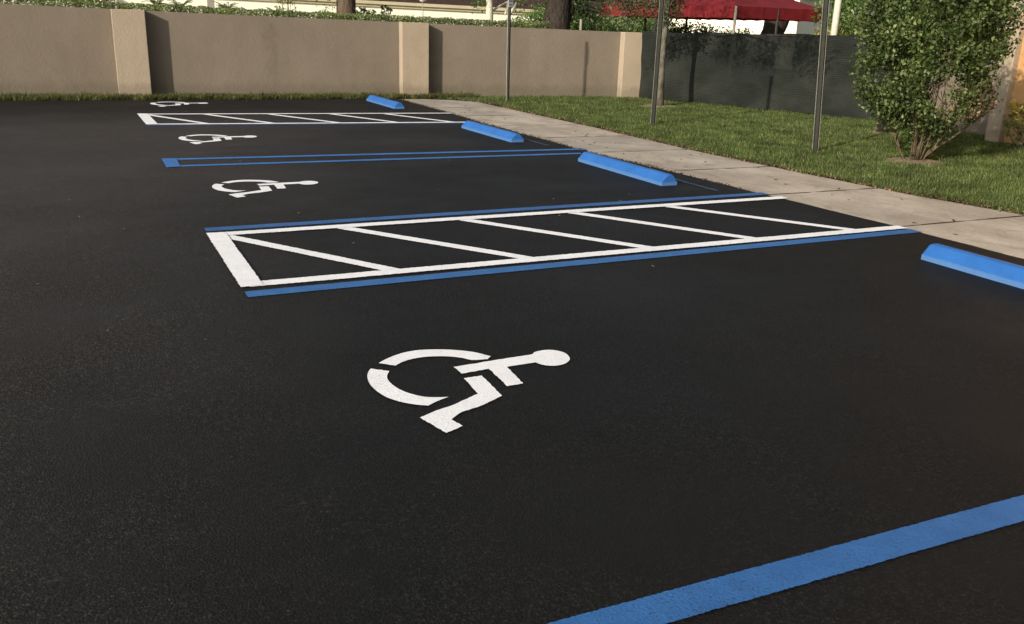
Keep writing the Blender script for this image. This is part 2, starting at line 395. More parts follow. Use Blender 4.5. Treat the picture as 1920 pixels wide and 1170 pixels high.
# pavement: slabs separated by tooled joints
side = empty('sidewalk'); side['kind'] = 'structure'
joints = [-12, -8, -4, -1.0, .70, 2.35, 4.0, 5.66, 7.30, 8.95, 10.6, 12.25, 13.9, 15.55, 17.2, 19.22]
mb = MB()
for a, b in zip(joints[:-1], joints[1:]):
    n = 6; g_ = .016
    ys = [a+g_+(b-a-2*g_)*i/n for i in range(n+1)]
    top = [(interp(v, EDGE)-.12, v) for v in ys] + [(interp(v, LAWNE) - (.35*max(0, (v-18.6)/.6)), v) for v in ys[::-1]]
    k = len(top)
    mb.add([(p[0], p[1], .002) for p in top]+[(p[0], p[1], -.05) for p in top], [tuple(range(k))]+[(i, i+k, (i+1) % k+k, (i+1) % k) for i in range(k)])
o = mb.build('sidewalk_slabs', M_CONC, side); o['kind'] = 'structure'
# joint bottoms
o = mesh_np('sidewalk_joint_bed', [(6.0, -12, -.012), (8.3, -12, -.012), (7.6, 19.1, -.012), (6.0, 19.1, -.012)], [(0, 1, 2, 3)], M_SOIL, side); o['kind'] = 'structure'

for k_, yj in enumerate(joints[4:-1]):
    xa, xb = interp(yj, EDGE)+.01, interp(yj, LAWNE)
    q = [((xa+(xb-xa)*i/12), yj+.012*noise.noise(Vector((i*.5, yj, 1)))) for i in range(13)]
    wd_ = [.011+.012*noise.noise(Vector((i*.9, yj, 6))) for i in range(13)]
    P_ = [Vector((a, b-w2)) for (a, b), w2 in zip(q, wd_)] + [Vector((a, b+w2)) for (a, b), w2 in list(zip(q, wd_))[::-1]]
    o = sheet('joint_dirt', [P_], .0045, M_SOIL, side, .03, .004); o['kind'] = 'structure'

# lawn soil, following the pavement edge
L = [(interp(v, LAWNE)+.01 - (.35*max(0, (v-18.6)/.6)), v) for v in np.linspace(-12, 19.22, 60)]
v = [(a, b, -.004) for a, b in L] + [(60, b, -.004) for a, b in L]
n = len(L)
o = mesh_np('lawn', v, [(i, i+n, i+n+1, i+1) for i in range(n-1)], M_LAWN); tag(o, kind='structure')
o = mesh_np('verge', [(-14, 19.2, 0), (60, 19.22, 0), (60, 21, .0), (-14, 21, .0)], [(0, 1, 2, 3)], M_SOIL); tag(o, kind='structure')

# ------------------------------------------------------------------ PAINTED MARKINGS
def line_thing(name, label, p, q, wd, mat, z=.010, group=None, cat='painted line', amp=.004):
    return tag(sheet(name, [band(p, q, wd)], z, mat, step=.009, amp=amp*.95), label, cat, group)
def two_coat(label, p, q, wd):
    return line_thing('blue_stall_line', label, p, q, wd, M_BLUE_EDGE, group='blue stall lines', amp=.0022)
two_coat('wide worn blue painted line crossing the bottom right corner of the asphalt', (.74, 1.815), (6.42, 1.80), .128)
two_coat('blue painted line along the near side of the front white hatched aisle', (.775, 5.375), (6.45, 5.465), .125)
line_thing('blue_stall_line', 'dark blue painted line along the far side of the front white hatched aisle', (.765, 7.25), (6.37, 7.345), .125, M_BLUE_OLD, group='blue stall lines')
line_thing('blue_stall_line', 'thin blue line along the near side of the hatched aisle closest to the wall', (.83, 14.74), (5.93, 14.27), .07, M_BLUE_OLD, group='blue stall lines')

def aisle(label, rails, bar, diags, wd=.105, dw=.10):
    t = empty('hatched_aisle', (rails[0][0][0], rails[0][0][1], 0), label, 'aisle marking', 'white hatched access aisles')
    off = Vector((rails[0][0][0], rails[0][0][1]))
    sh = lambda P: [Vector(p)-off for p in P]
    for a, b in rails: sheet('border_line', [sh(band(a, b, wd))], .014, M_WHITE, t, .011, .004)
    sheet('end_bar', [sh(bar)], .017, M_WHITE, t, .011, .004)
    for a, b in diags: sheet('diagonal_stripe', [sh(band(a, b, dw))], .011, M_WHITE, t, .011, .004)
    return t
aisle('large white hatched access aisle in the front, between two parking spaces with wheelchair symbols',
      [((.82, 5.575), (6.44, 5.605)), ((.80, 7.045), (6.40, 7.085))],
      [(.765, 5.52), (.905, 5.52), (.895, 7.09), (.755, 7.10)],
      [((.875, 6.99), (1.80, 5.60)), ((1.78, 7.03), (2.82, 5.60)), ((2.84, 7.03), (3.85, 5.60)), ((3.89, 7.04), (4.86, 5.60)), ((4.93, 7.04), (5.93, 5.62))], .115, .105)
aisle('small distant white hatched access aisle nearest the tan wall',
      [((.85, 14.87), (6.03, 14.42)), ((.85, 16.43), (6.23, 15.97))],
      [(.83, 14.81), (1.00, 14.80), (.96, 16.48), (.80, 16.50)],
      [((.95, 16.36), (1.70, 14.87)), ((1.86, 16.32), (2.70, 14.77)), ((2.92, 16.20), (3.74, 14.68)), ((3.97, 16.12), (4.70, 14.60)), ((4.94, 16.02), (5.66, 14.50))], .12, .105)
t = empty('stall_divider', (.76, 10.5, 0), 'long narrow outline of two thin blue lines closed by a bright blue bar', 'painted divider')
off = Vector((.76, 10.5))
sheet('divider_line', [[Vector(p)-off for p in band((.8, 11.13), (6.2, 10.91), .125)]], .010, M_BLUE, t)
sheet('divider_line', [[Vector(p)-off for p in band((.8, 10.60), (5.95, 10.53), .115)]], .010, M_BLUE, t)
sheet('end_bar', [[Vector(p)-off for p in [(.752, 10.50), (.90, 10.53), (.925, 11.19), (.76, 11.205)]]], .013, M_BLUE, t)

SYM = {
'wheel_arc_upper': [(1.181, 3.989), (1.231, 4.03), (1.294, 4.067), (1.353, 4.09), (1.42, 4.096), (1.488, 4.082), (1.563, 4.053), (1.628, 4.012), (1.682, 3.965), (1.733, 3.886), (1.703, 3.855), (1.626, 3.869), (1.589, 3.915), (1.539, 3.954), (1.483, 3.979), (1.422, 3.992), (1.357, 3.988), (1.299, 3.967), (1.246, 3.928)],
'wheel_arc_lower': [(1.125, 3.932), (1.197, 3.869), (1.168, 3.812), (1.157, 3.751), (1.163, 3.678), (1.182, 3.612), (1.211, 3.56), (1.252, 3.514), (1.302, 3.49), (1.349, 3.477), (1.287, 3.451), (1.232, 3.418), (1.184, 3.449), (1.134, 3.499), (1.093, 3.567), (1.072, 3.645), (1.065, 3.738), (1.078, 3.829), (1.102, 3.895)],
'head_and_torso': [(1.503, 3.813), (1.697, 3.826), (1.821, 3.835), (1.934, 3.838), (1.964, 3.861), (2.005, 3.873), (2.053, 3.869), (2.093, 3.837), (2.11, 3.788), (2.095, 3.719), (2.056, 3.675), (2.011, 3.655), (1.965, 3.658), (1.926, 3.687), (1.907, 3.73), (1.825, 3.728), (1.749, 3.725), (1.73, 3.503), (1.647, 3.498), (1.655, 3.73), (1.507, 3.718)],
'leg_and_foot': [(1.496, 3.66), (1.589, 3.662), (1.577, 3.403), (1.443, 3.334), (1.344, 3.303), (1.275, 3.249), (1.294, 3.17), (1.208, 3.132), (1.156, 3.312), (1.253, 3.358), (1.338, 3.388), (1.486, 3.464)]}
sym0 = empty('wheelchair_symbol', (1.6, 3.6, 0), 'largest white wheelchair symbol, in the front parking space', 'wheelchair symbol', 'white wheelchair symbols painted in the spaces')
for k, P in SYM.items():
    sheet(k, [[p-Vector((1.6, 3.6)) for p in catmull(P)]], .011, M_WHITE, sym0, .012, .0026)
for loc, lab in (((1.595, 9.0, 0), 'white wheelchair symbol between the front hatched aisle and the narrow blue outline'),
                 ((1.66, 12.92, 0), 'white wheelchair symbol between the narrow blue outline and the distant hatched aisle'),
                 ((1.67, 18.28, 0), 'smallest white wheelchair symbol, closest to the tan wall')):
    r = sym0.copy(); link(r); r.location = loc; r['label'] = lab
    if loc[1] > 10: r.scale = (1.0, 1.08, 1)
    for ch in list(sym0.children):
        c = ch.copy(); link(c, r)

# ------------------------------------------------------------------ WHEEL STOPS
def stop_mesh():
    prof = [(0, 0), (0, .038), (.012, .050), (.068, .112), (.085, .120), (.125, .120), (.142, .112), (.190, .050), (.20, .038), (.20, 0)]
    Ls = [0, .012, .05]; Lr = 1.86
    ys = [0, .010, .028] + list(np.linspace(.12, Lr-.12, 24)) + [Lr-.028, Lr-.010, Lr]
    v = []; f = []
    for j, yy in enumerate(ys):
        e = min(yy, Lr-yy); s = 1.0 if e >= .028 else (.93 if e < .005 else .975)
        for (px, pz) in prof:
            cx_ = .1
            n_ = noise.noise(Vector((px*9, yy*5, pz*9)))*.0025
            v.append((cx_+(px-cx_)*(.985 if s < .95 else 1) + n_, yy, max(-.002, pz*s + n_ if pz > 0 else -.002)))
    k = len(prof)
    for j in range(len(ys)-1):
        for i in range(k-1): f.append((j*k+i, j*k+i+1, (j+1)*k+i+1, (j+1)*k+i))
    f.append(tuple(range(k))[::-1]); f.append(tuple((len(ys)-1)*k+i for i in range(k)))
    return v, f
v, f = stop_mesh()
def stop(x, y0, lab, rz=0, first=[None]):
    if first[0] is None:
        o = mesh_np('wheel_stop', v, f, M_STOP, None, (x, y0, .006), False); first[0] = o
        bm = bmesh.new(); bm.from_mesh(o.data); bmesh.ops.recalc_face_normals(bm, faces=bm.faces); bm.to_mesh(o.data); bm.free()
    else:
        o = first[0].copy(); link(o); o.location = (x, y0, .006)
    o.rotation_euler = (0, 0, rz)
    return tag(o, lab, 'wheel stop', 'blue concrete wheel stops')
stop(5.635, 2.83, 'blue wheel stop cut by the right edge of the photo, nearest one')
stop(5.545, 8.045, 'blue wheel stop between the front hatched aisle and the narrow blue outline')
stop(5.50, 11.80, 'blue wheel stop beside the pavement, just in front of the distant hatched aisle', .012)
stop(5.42, 16.98, 'smallest blue wheel stop, beyond the distant hatched aisle near the wall', .01)
for (x, y, l_, lab) in ((5.96, 7.62, 1.1, 'faint blue overspray smear on asphalt behind the second wheel stop'), (5.87, 11.35, 1.0, 'faint blue overspray smear on asphalt behind the third wheel stop')):
    tag(sheet('paint_smear', [band((x, y), (x, y+l_), .055)], .0095, M_HAZEBLUE, amp=.012), lab, 'paint smear')

# ------------------------------------------------------------------ BOUNDARY WALL
wallE = empty('boundary_wall', (1.0, 20.3, 0), 'long tan stucco wall with square pilasters behind the parking lot', 'wall')
mb = MB(); top = MB()
for (x0, y0, z0), (x1, y1, z1) in zip(WALLP[:-1], WALLP[1:]):
    mb.prism((x0-1, y0-20.3), (x1-1, y1-20.3), .20, -.1, z0, -.1, z1)
mb.build('wall_panel', M_WALL, wallE)
for (a, b) in ((.67, 1.285), (6.50, 7.115), (11.82, 12.32), (-6.2, -5.6)):
    ya, yb = wally(a), wally(b); za = float(np.interp((a+b)/2, [p[0] for p in WALLP], [p[2] for p in WALLP]))+.006
    mb = MB().prism((a-1, ya-.25-20.3), (b-1, yb-.25-20.3), .47, -.1, za)
    mb.build('pilaster', M_PIL, wallE, bevel=.012)

# ------------------------------------------------------------------ SCREEN FENCE
fe = empty('screen_fence', (13.2, 16.3, 0), 'dark see-through fabric screen fence standing right of the tan wall', 'fence')
N, K = 90, 18; vv = []
y0, y1 = 19.25, 13.22
for i in range(N+1):
    t = i/N; Y = y0+(y1-y0)*t; X = fenx(Y); zt = 1.545 + .09*t + .012*math.sin(t*math.pi*7)
    for j in range(K+1):
        s = j/K; z = .02*noise.noise(Vector((Y*3, 0, 1)))+.04 + (zt-.04)*s
        pull = max(0, (t-.80)/.20)
        wr = .06*noise.noise(Vector((t*9, s*1.6, 2))) + .03*math.sin(t*2*math.pi*4+s*1.5)*(1-s*.6) + pull*(.11*math.sin(s*9+t*16)*(1-s)) + .018*noise.noise(Vector((t*40, s*4+t*8, 7)))
        if t > .9: z = max(z, (t-.9)*.5)
        vv.append((X-13.2 - .85*wr, Y-16.3 - .4*wr, z))
ff = np.array([(i*(K+1)+j, (i+1)*(K+1)+j, (i+1)*(K+1)+j+1, i*(K+1)+j+1) for i in range(N) for j in range(K)])
mesh_np('mesh_screen', np.array(vv), ff, M_SCREEN, fe, smooth=True)
mb = MB()
rail = [(fenx(y0+(y1-y0)*i/30)-13.2+.04, y0+(y1-y0)*i/30-16.3, 1.545+.09*i/30-.03) for i in range(31)]
mb.tube(rail, .018, 8); mb.build('top_rail', M_BLACKM, fe)
for t in (.02, .28, .52, .76, 1.0):
    Y = y0+(y1-y0)*t; X = fenx(Y)+.05
    lean = -.05 if t == 1.0 else 0
    MB().tube([(X-13.2, Y-16.3, -.05), (X-13.2+lean, Y-16.3, 1.56)], .024, 10).build('fence_post', M_GALV if t == 1.0 else M_BLACKM, fe)

# ------------------------------------------------------------------ low tan wall + orange building on the right
MB().prism((14.75, 12.9), (14.0, 10.3), .2, -.1, 1.6).build('side_wall', M_WALL)
tag(bpy.data.objects['side_wall'], 'tan stucco side wall seen through the stems of the large shrub', 'wall')
ob = empty('orange_building', (14.5, 7, 0), 'orange stucco building with a tan corner pilaster at the right edge', 'building')
MB().box(-.93, 7.5, -7, 3.16, -.1, 5.2).build('stucco_wall', M_ORANGE, ob)
MB().box(-1.06, -.86, 3.10, 3.36, -.1, 5.15).build('corner_pilaster', M_PIL, ob, bevel=.015)
MB().box(-1.5, 8.1, -7.6, 3.8, 5.2, 5.5).build('roof_slab', M_FASCIA, ob)

# ------------------------------------------------------------------ SIGN POSTS
def channel(h):
    P = [(-.038, .018), (-.026, .018), (-.020, -.016), (.020, -.016), (.026, .018), (.038, .018), (.038, .022), (.022, .022), (.016, -.012), (-.016, -.012), (-.022, .022), (-.038, .022)]
    k = len(P); mb = MB()
    mb.add([(x, y, -.1) for x, y in P]+[(x, y, h) for x, y in P], [tuple(range(k))[::-1], tuple(range(k, 2*k))]+[(i, (i+1) % k, (i+1) % k+k, i+k) for i in range(k)])
    return mb
def sign_post(base, lean, rz, lab, h, sign=False):
    t = empty('sign_post', (*base, 0), lab, 'sign post', 'steel sign posts in the lawn', rz)
    t.rotation_euler = (lean[1], lean[0], rz)
    channel(h).build('steel_channel', M_POST, t)
    # narrow bright rolled edges of the channel
    for s in (-1, 1):
        MB().box(s*.040-.0022, s*.040+.0022, -.0005+.012, .026, -.1, h-.005).build('rolled_edge', M_GALV, t)
    if sign:
        mb = MB()
        mb.box(-.078, .078, -.026, -.022, 1.965, 2.34)
        pl = mb.build('sign_plate', M_SIGN, t, bevel=.0015)
        for zz, hw, hh in ((2.30, .055, .014), (2.24, .06, .014), (2.17, .05, .018), (2.09, .058, .018), (2.015, .05, .014)):
            x_ = -hw; mb = MB()
            while x_ < hw-.01:
                ww = random.choice((.014, .018, .022)); mb.box(x_, min(hw, x_+ww), -.0285, -.027, zz-hh*.6, zz+hh*.6); x_ += ww+.008
            mb.build('lettering_line', M_INK, pl)
    return t
sign_post((8.38, 18.2), (-.012, 0), math.radians(24), 'farthest thin dark sign post with a small white sign, before the tan wall', 2.45, True)
sign_post((9.02, 13.5), (0, 0), math.radians(-28), 'steel channel post in the grass in front of the slender tree trunk', 2.7)
sign_post((9.40, 9.9), (-.055, 0), math.radians(-36), 'nearest steel channel post, standing in grass left of the large shrub', 2.7)

# ------------------------------------------------------------------ GRASS
def blades(P, hgt, wid, mat, name, parent=None, lean=.45):
    n = len(P)
    a = rng.uniform(0, 2*math.pi, n); h = hgt*rng.uniform(.5, 1.25, n)
    dx, dy = np.cos(a), np.sin(a)
    b = rng.uniform(0, 2*math.pi, n); ln = h*lean*rng.uniform(.2, 1.3, n)
    w_ = wid*rng.uniform(.7, 1.3, n)
    h = h*(1+.22*np.sin(P[:, 0]*5.1+np.sin(P[:, 1]*3.7)*2)*np.sin(P[:, 1]*4.3+np.sin(P[:, 0]*2.9)*2)); h = h*np.where(rng.uniform(0, 1, n) < .05, 1.6, 1)
    A = np.stack([P[:, 0]-dx*w_, P[:, 1]-dy*w_, P[:, 2]-.004], 1); B = np.stack([P[:, 0]+dx*w_, P[:, 1]+dy*w_, P[:, 2]-.004], 1)
    mx = P[:, 0]+np.cos(b)*ln*.35; my = P[:, 1]+np.sin(b)*ln*.35; mz = P[:, 2]+h*.6
    Cc = np.stack([mx+dx*w_*.7, my+dy*w_*.7, mz], 1); D = np.stack([mx-dx*w_*.7, my-dy*w_*.7, mz], 1)
    T = np.stack([P[:, 0]+np.cos(b)*ln, P[:, 1]+np.sin(b)*ln, P[:, 2]+h], 1)
    v = np.stack([A, B, Cc, D, T], 1).reshape(-1, 3); i = np.arange(n)[:, None]*5
    f = np.concatenate([i+np.array([[0, 1, 2]]), i+np.array([[0, 2, 3]]), i+np.array([[3, 2, 4]])], 1).reshape(-1, 3)
    return mesh_np(name, v, f, mat, parent)
n = 400000
Y = 4.0 + 15.6*rng.uniform(0, 1, n)**1.25; X = rng.uniform(7.0, 15.2, n)
le = np.interp(Y, [a for a, b in LAWNE], [b for a, b in LAWNE]) + .02*np.sin(Y*23) + .025*np.sin(Y*7.3)
wy = np.interp(X, [p[0] for p in WALLP], [p[1] for p in WALLP]) - .03
fx = np.interp(Y, [p[0] for p in FEN][::-1], [p[1] for p in FEN][::-1]) - .04
keep = (X > le) & (Y < wy) & ((X < fx) | (Y < 13.2)) & (X < 14.9)
for (cx_, cy_, rx, ry) in ((10.16, 8.85, .46, .40), (11.47, 16.95, .62, .42), (12.58, 11.73, .35, .3)):
    q = ((X-cx_)/rx)**2+((Y-cy_)/ry)**2 + .35*np.sin(X*13+Y*9); keep &= (q > 1)
keep &= ~((X > 13.6) & (Y < 10.3))
P = np.stack([X[keep], Y[keep], np.zeros(keep.sum())], 1)
gr = blades(P, .050, .0038, M_GRASS, 'grass'); tag(gr, 'green lawn grass between the pavement and the dark screen', 'grass', kind='stuff')
n = 26000
X = rng.uniform(-3.5, 8.2, n); Y = 19.25 + .85*rng.uniform(0, 1, n)**1.3
wy = np.interp(X, [p[0] for p in WALLP], [p[1] for p in WALLP]) - .02
hz = np.array([.5+.9*noise.noise(Vector((x*1.7, 0, 4))) for x in X[::20]]); hz = np.repeat(hz, 20)[:n]
keep = (Y < wy) & (Y > 19.26+.05*np.sin(X*9)) & (rng.uniform(0, 1, n) < .55+hz*.6)
P = np.stack([X[keep], Y[keep], np.zeros(keep.sum())], 1)
vg = blades(P, .085, .006, M_WEED, 'verge_weeds', lean=.8); tag(vg, 'patchy brownish weeds along the foot of the tan wall', 'weeds', kind='stuff')

# mulch under shrub and trees
def mulch(x, y, rx, ry, lab):
    k = 40; vv = [(0, 0, .03)]; 
    for r_, z in ((.5, .026), (1.0, -.01)):
        for i in range(k):
            a = 2*math.pi*i/k; q = r_*(1+.15*noise.noise(Vector((math.cos(a)*2, math.sin(a)*2, x)))); vv.append((math.cos(a)*rx*q, math.sin(a)*ry*q, z+.01*random.random()))
    ff = [(0, 1+i, 1+(i+1) % k) for i in range(k)]+[(1+i, 1+k+i, 1+k+(i+1) % k, 1+(i+1) % k) for i in range(k)]
    o = mesh_np('mulch_bed', vv, ff, M_MULCH, None, (x, y, 0)); return tag(o, lab, 'mulch bed')
mulch(11.47, 16.95, .62, .42, 'pale mulch ring around the slender tree by the screen')
mulch(10.16, 8.85, .48, .42, 'bare mulch patch under the large shrub')
mulch(12.58, 11.73, .35, .3, 'mulch ring around the short trunk behind the large shrub')

# dead leaves along the pavement edge, one uncountable drift
n = 2600
Y = rng.uniform(4, 19, n); X = np.interp(Y, [a for a, b in LAWNE], [b for a, b in LAWNE]) + rng.normal(0, .03, n) + .01
P = np.stack([X, Y, rng.uniform(.008, .03, n)], 1)
v_, f_ = leaves(P, .035, .6, 0); o = mesh_np('edge_litter', v_, f_, M_DRYB); tag(o, 'thin line of brown leaf litter along the lawn edge', 'leaf litter', kind='stuff')
n = 900
Y = rng.uniform(7.5, 19, n); X = np.interp(Y, [a for a, b in EDGE], [b for a, b in EDGE]) + rng.normal(0, .022, n)
P = np.stack([X, Y, rng.uniform(.01, .018, n)], 1)
v_, f_ = leaves(P, .024, .6, 0); o = mesh_np('kerb_litter', v_, f_, M_DRYB); tag(o, 'brown debris line where the asphalt meets the pavement', 'leaf litter', kind='stuff')

# single fallen leaves
def leaf_mesh(nm, mat):
    me = bpy.data.meshes.new(nm)
    me.from_pydata([(-.03, 0, 0), (-.01, .011, .007), (.012, .012, .005), (.034, 0, .010), (.012, -.012, .006), (-.01, -.011, .003), (.0, 0, .0)], [], [(0, 6, 1), (6, 2, 1), (6, 3, 2), (6, 4, 3), (6, 5, 4), (0, 5, 6)])
    me.materials.append(mat); return me
lm = [leaf_mesh('fallen_leaf', M_DRY), leaf_mesh('fallen_leaf', M_DRYB)]
for i in range(90):
    Yv = random.choice((random.uniform(4.5, 9), random.uniform(8, 19), random.uniform(10, 19))); Xv = random.uniform(-1.5, 6.0)
    if 5.4 < Xv < 5.9: continue
    o = bpy.data.objects.new('fallen_leaf', lm[0] if random.random() < .62 else lm[1]); link(o); o.location = (Xv, Yv, .0085)
    s = random.uniform(.25, .62); o.scale = (s, s, s); o.rotation_euler = (0, 0, random.uniform(0, 6.28))
    tag(o, 'small dry fallen leaf lying on the black asphalt', 'leaf', 'fallen leaves on the asphalt')
for i in range(46):
    Yv = random.uniform(4.5, 18.5); Xv = random.uniform(6.4, 7.6)
    o = bpy.data.objects.new('fallen_leaf', lm[1] if random.random() < .8 else lm[0]); link(o); o.location = (Xv, Yv, .005)
    s = random.uniform(.5, 1.2); o.scale = (s, s, s); o.rotation_euler = (0, 0, random.uniform(0, 6.28))
    tag(o, 'small dry fallen leaf lying on the pale pavement', 'leaf', 'fallen leaves on the pavement')

# ------------------------------------------------------------------ THE LARGE SHRUB
def branch_to(mb, p0, p1, r0, r1, bend=.12, k=7, seg=6):
    p0 = Vector(p0); p1 = Vector(p1); off = Vector((random.uniform(-1, 1), random.uniform(-1, 1), random.uniform(-.3, .5)))*bend*(p1-p0).length
    pts = [p0.lerp(p1, i/seg) + off*math.sin(math.pi*i/seg) + Vector((random.uniform(-1, 1), random.uniform(-1, 1), 0))*.012 for i in range(seg+1)]
    mb.tube(pts, [r0+(r1-r0)*i/seg for i in range(seg+1)], k, jit=.08); return pts
shrub = empty('large_shrub', (10.16, 8.85, 0), 'large leafy green shrub on many bare stems, left of the orange building', 'shrub')
rx_ = Vector((.80, -.60, 0))            # roughly across the view
ry_ = Vector((.60, .80, 0))
st = MB()
for i in range(22):
    a = random.uniform(-1, 1); b = random.uniform(-.8, .8); hh = random.uniform(.8, 1.7)
    base = rx_*(a*.10+random.uniform(-.04, .04)) + ry_*b*.10
    tip = rx_*(a*random.uniform(.45, .85)) + ry_*b*.5 + Vector((0, 0, hh))
    p = branch_to(st, base+Vector((0, 0, -.02)), tip, random.uniform(.007, .017), .004, .12)
    for q in range(4):
        s0 = p[random.randint(2, 5)]; e = s0 + rx_*random.uniform(-.25, .25)+ry_*random.uniform(-.25, .25)+Vector((0, 0, random.uniform(.2, .5)))
        branch_to(st, s0, e, .006, .003, .15, 5, 4)
branch_to(st, rx_*.03+Vector((0, 0, 0)), rx_*.80+ry_*-.05+Vector((0, 0, .70)), .024, .012, .04)
branch_to(st, rx_*-.03+Vector((0, 0, 0)), rx_*.22+ry_*-.1+Vector((0, 0, .75)), .020, .012, .08)
st.build('stem', M_STEM, shrub, smooth=True)
def crown_pts():
    out = []
    nt_ = 0
    while nt_ < 2100:
        z = random.uniform(.22, 2.38) if random.random() < .8 else random.uniform(.22, .95)
        u = random.uniform(-1.3, 1.3); vdep = random.uniform(-.95, .95)
        lw = np.interp(z, [.25, .45, .62, .80, 1.07, 1.42, 2.1, 2.4], [.12, .36, .58, .74, .84, .88, .88, .5])
        rw = np.interp(z, [.25, .45, .62, .80, 1.07, 1.42, 2.1, 2.4], [.16, .42, .66, .80, .86, .92, .98, .6])
        w_ = lw if u < 0 else rw; w_ *= 1+.16*noise.noise(Vector((u*2, z*3.0, vdep*2)))
        dw = min(w_, 1.0)*.72
        q = (u/w_)**2+(vdep/dw)**2
        if q > 1: continue
        if z < .5 and random.random() < .35: continue
        if q < .3 and random.random() < .6: continue
        if noise.noise(Vector((u*3.2+5, vdep*2.2, z*3.2))) < -.26: continue
        if noise.noise(Vector((u*1.6+9, vdep*.8, z*1.9))) < -.30 and z < 1.3: continue
        c = rx_*u+ry_*vdep+Vector((0, 0, z)); nt_ += 1
        k = random.randint(8, 15)
        out.append(np.array(c)+rng.normal(size=(k, 3))*.056)
    return np.concatenate(out)
P = crown_pts()
foliage('leaf_crown', P, .054, M_LEAF, shrub, .66)
pd = np.array([rx_*random.uniform(.2, .75)+ry_*random.uniform(-.7, -.3)+Vector((0, 0, random.uniform(.65, 1.05))) for _ in range(60)])
P = np.repeat(pd, 6, 0)+rng.normal(size=(360, 3))*.04
foliage('dead_leaves', P, .045, M_DRYB, shrub, .6)

# croton with yellow leaves at the right edge
cr = empty('yellow_croton', (13.15, 9.45, 0), 'yellow and green variegated bush at the foot of the orange wall', 'bush')
st = MB()
for i in range(10): branch_to(st, (random.uniform(-.08, .08), random.uniform(-.1, .1), -.02), (random.uniform(-.28, .28), random.uniform(-.4, .3), random.uniform(.35, .6)), .010, .004, .1, 5, 4)
st.build('stem', M_STEM, cr)
P = blob_points([(0, -.05, .36, .34, .44, .28)], 1500, .04, .3)
foliage('green_leaves', P, .075, M_LEAF_HEDGE, cr, .45)
P = blob_points([(0, -.05, .54, .34, .44, .17)], 1300, .04, .3)
foliage('yellow_leaves', P, .095, M_LEAF_YEL, cr, .45)

# ------------------------------------------------------------------ TREES
def tree(name, lab, base, path, rad, blobs, leaf_mat, bark, dens=120, size=.08, branches=(), lump=.12, kids='tree', group=None, aspect=.5, shell=.5):
    t = empty(name, base, lab, 'tree', group)
    mb = MB(); mb.tube(path, rad, 12, jit=.05)
    for b in branches:
        p0, p1, r0, r1 = b; branch_to(mb, p0, p1, r0, r1, .10, 7, 6)
    mb.build('trunk', bark, t, smooth=True)
    if blobs:
        P = blob_points(blobs, dens, lump, shell); foliage('crown', P, size, leaf_mat, t, aspect)
    return t
# slender tree in front of the screen (11.47,16.96)
tree('slender_tree', 'slender lichen-spotted tree trunk with leafy crown in front of the dark screen', (11.47, 16.95, 0),
     [(0, 0, -.05), (.0, 0, .3), (-.02, .01, .8), (-.03, 0, 1.3), (.0, 0, 1.9), (.03, 0, 2.8)], [.085, .072, .066, .062, .056, .045],
     [(.0, 0, 2.35, .36, .36, .35), (-.30, .05, 2.0, .26, .26, .22), (.12, -.1, 1.98, .2, .24, .26), (-.08, -.1, 1.95, .2, .2, .18), (-.62, .15, 2.05, .24, .28, .22), (-.95, .35, 2.15, .26, .26, .26), (-1.3, .5, 1.72, .10, .12, .20), (.1, .1, 3.2, .7, .7, .5), (-2.1, -2.0, 2.9, .5, .45, .28), (-1.7, -2.8, 2.78, .42, .45, .26), (-1.5, -3.9, 2.75, .4, .5, .26), (-1.0, -3.3, 3.1, .5, .5, .3), (-1.3, -1.6, 3.0, .45, .45, .25)],  # far-out blobs at the end are unseen, added to dapple shade onto the screen
     M_LEAF_DK, M_LICHEN, 1500, .070, [((0, 0, 1.9), (-.5, .1, 2.5), .028, .01), ((0, 0, 2.0), (-1.2, .4, 2.2), .022, .008), ((0, 0, 2.0), (.3, -.1, 2.5), .022, .01), ((.02, 0, 2.4), (-1.7, -2.3, 2.95), .03, .012), ((.02, 0, 2.5), (-1.3, -3.7, 2.9), .03, .01)], .09, aspect=.45)  # longest limbs added to carry the unseen shade blobs
tree('short_trunk_tree', 'short dark trunk in mulch half hidden behind the large shrub', (12.58, 11.73, 0),
     [(0, 0, -.05), (0, 0, .4), (.02, 0, 1.0), (.03, 0, 2.0)], [.09, .075, .07, .055],
     [(0, 0, 2.5, .7, .7, .7), (.3, -.3, 2.1, .4, .4, .4)], M_LEAF_DK, M_BARK_DK, 260, .07)

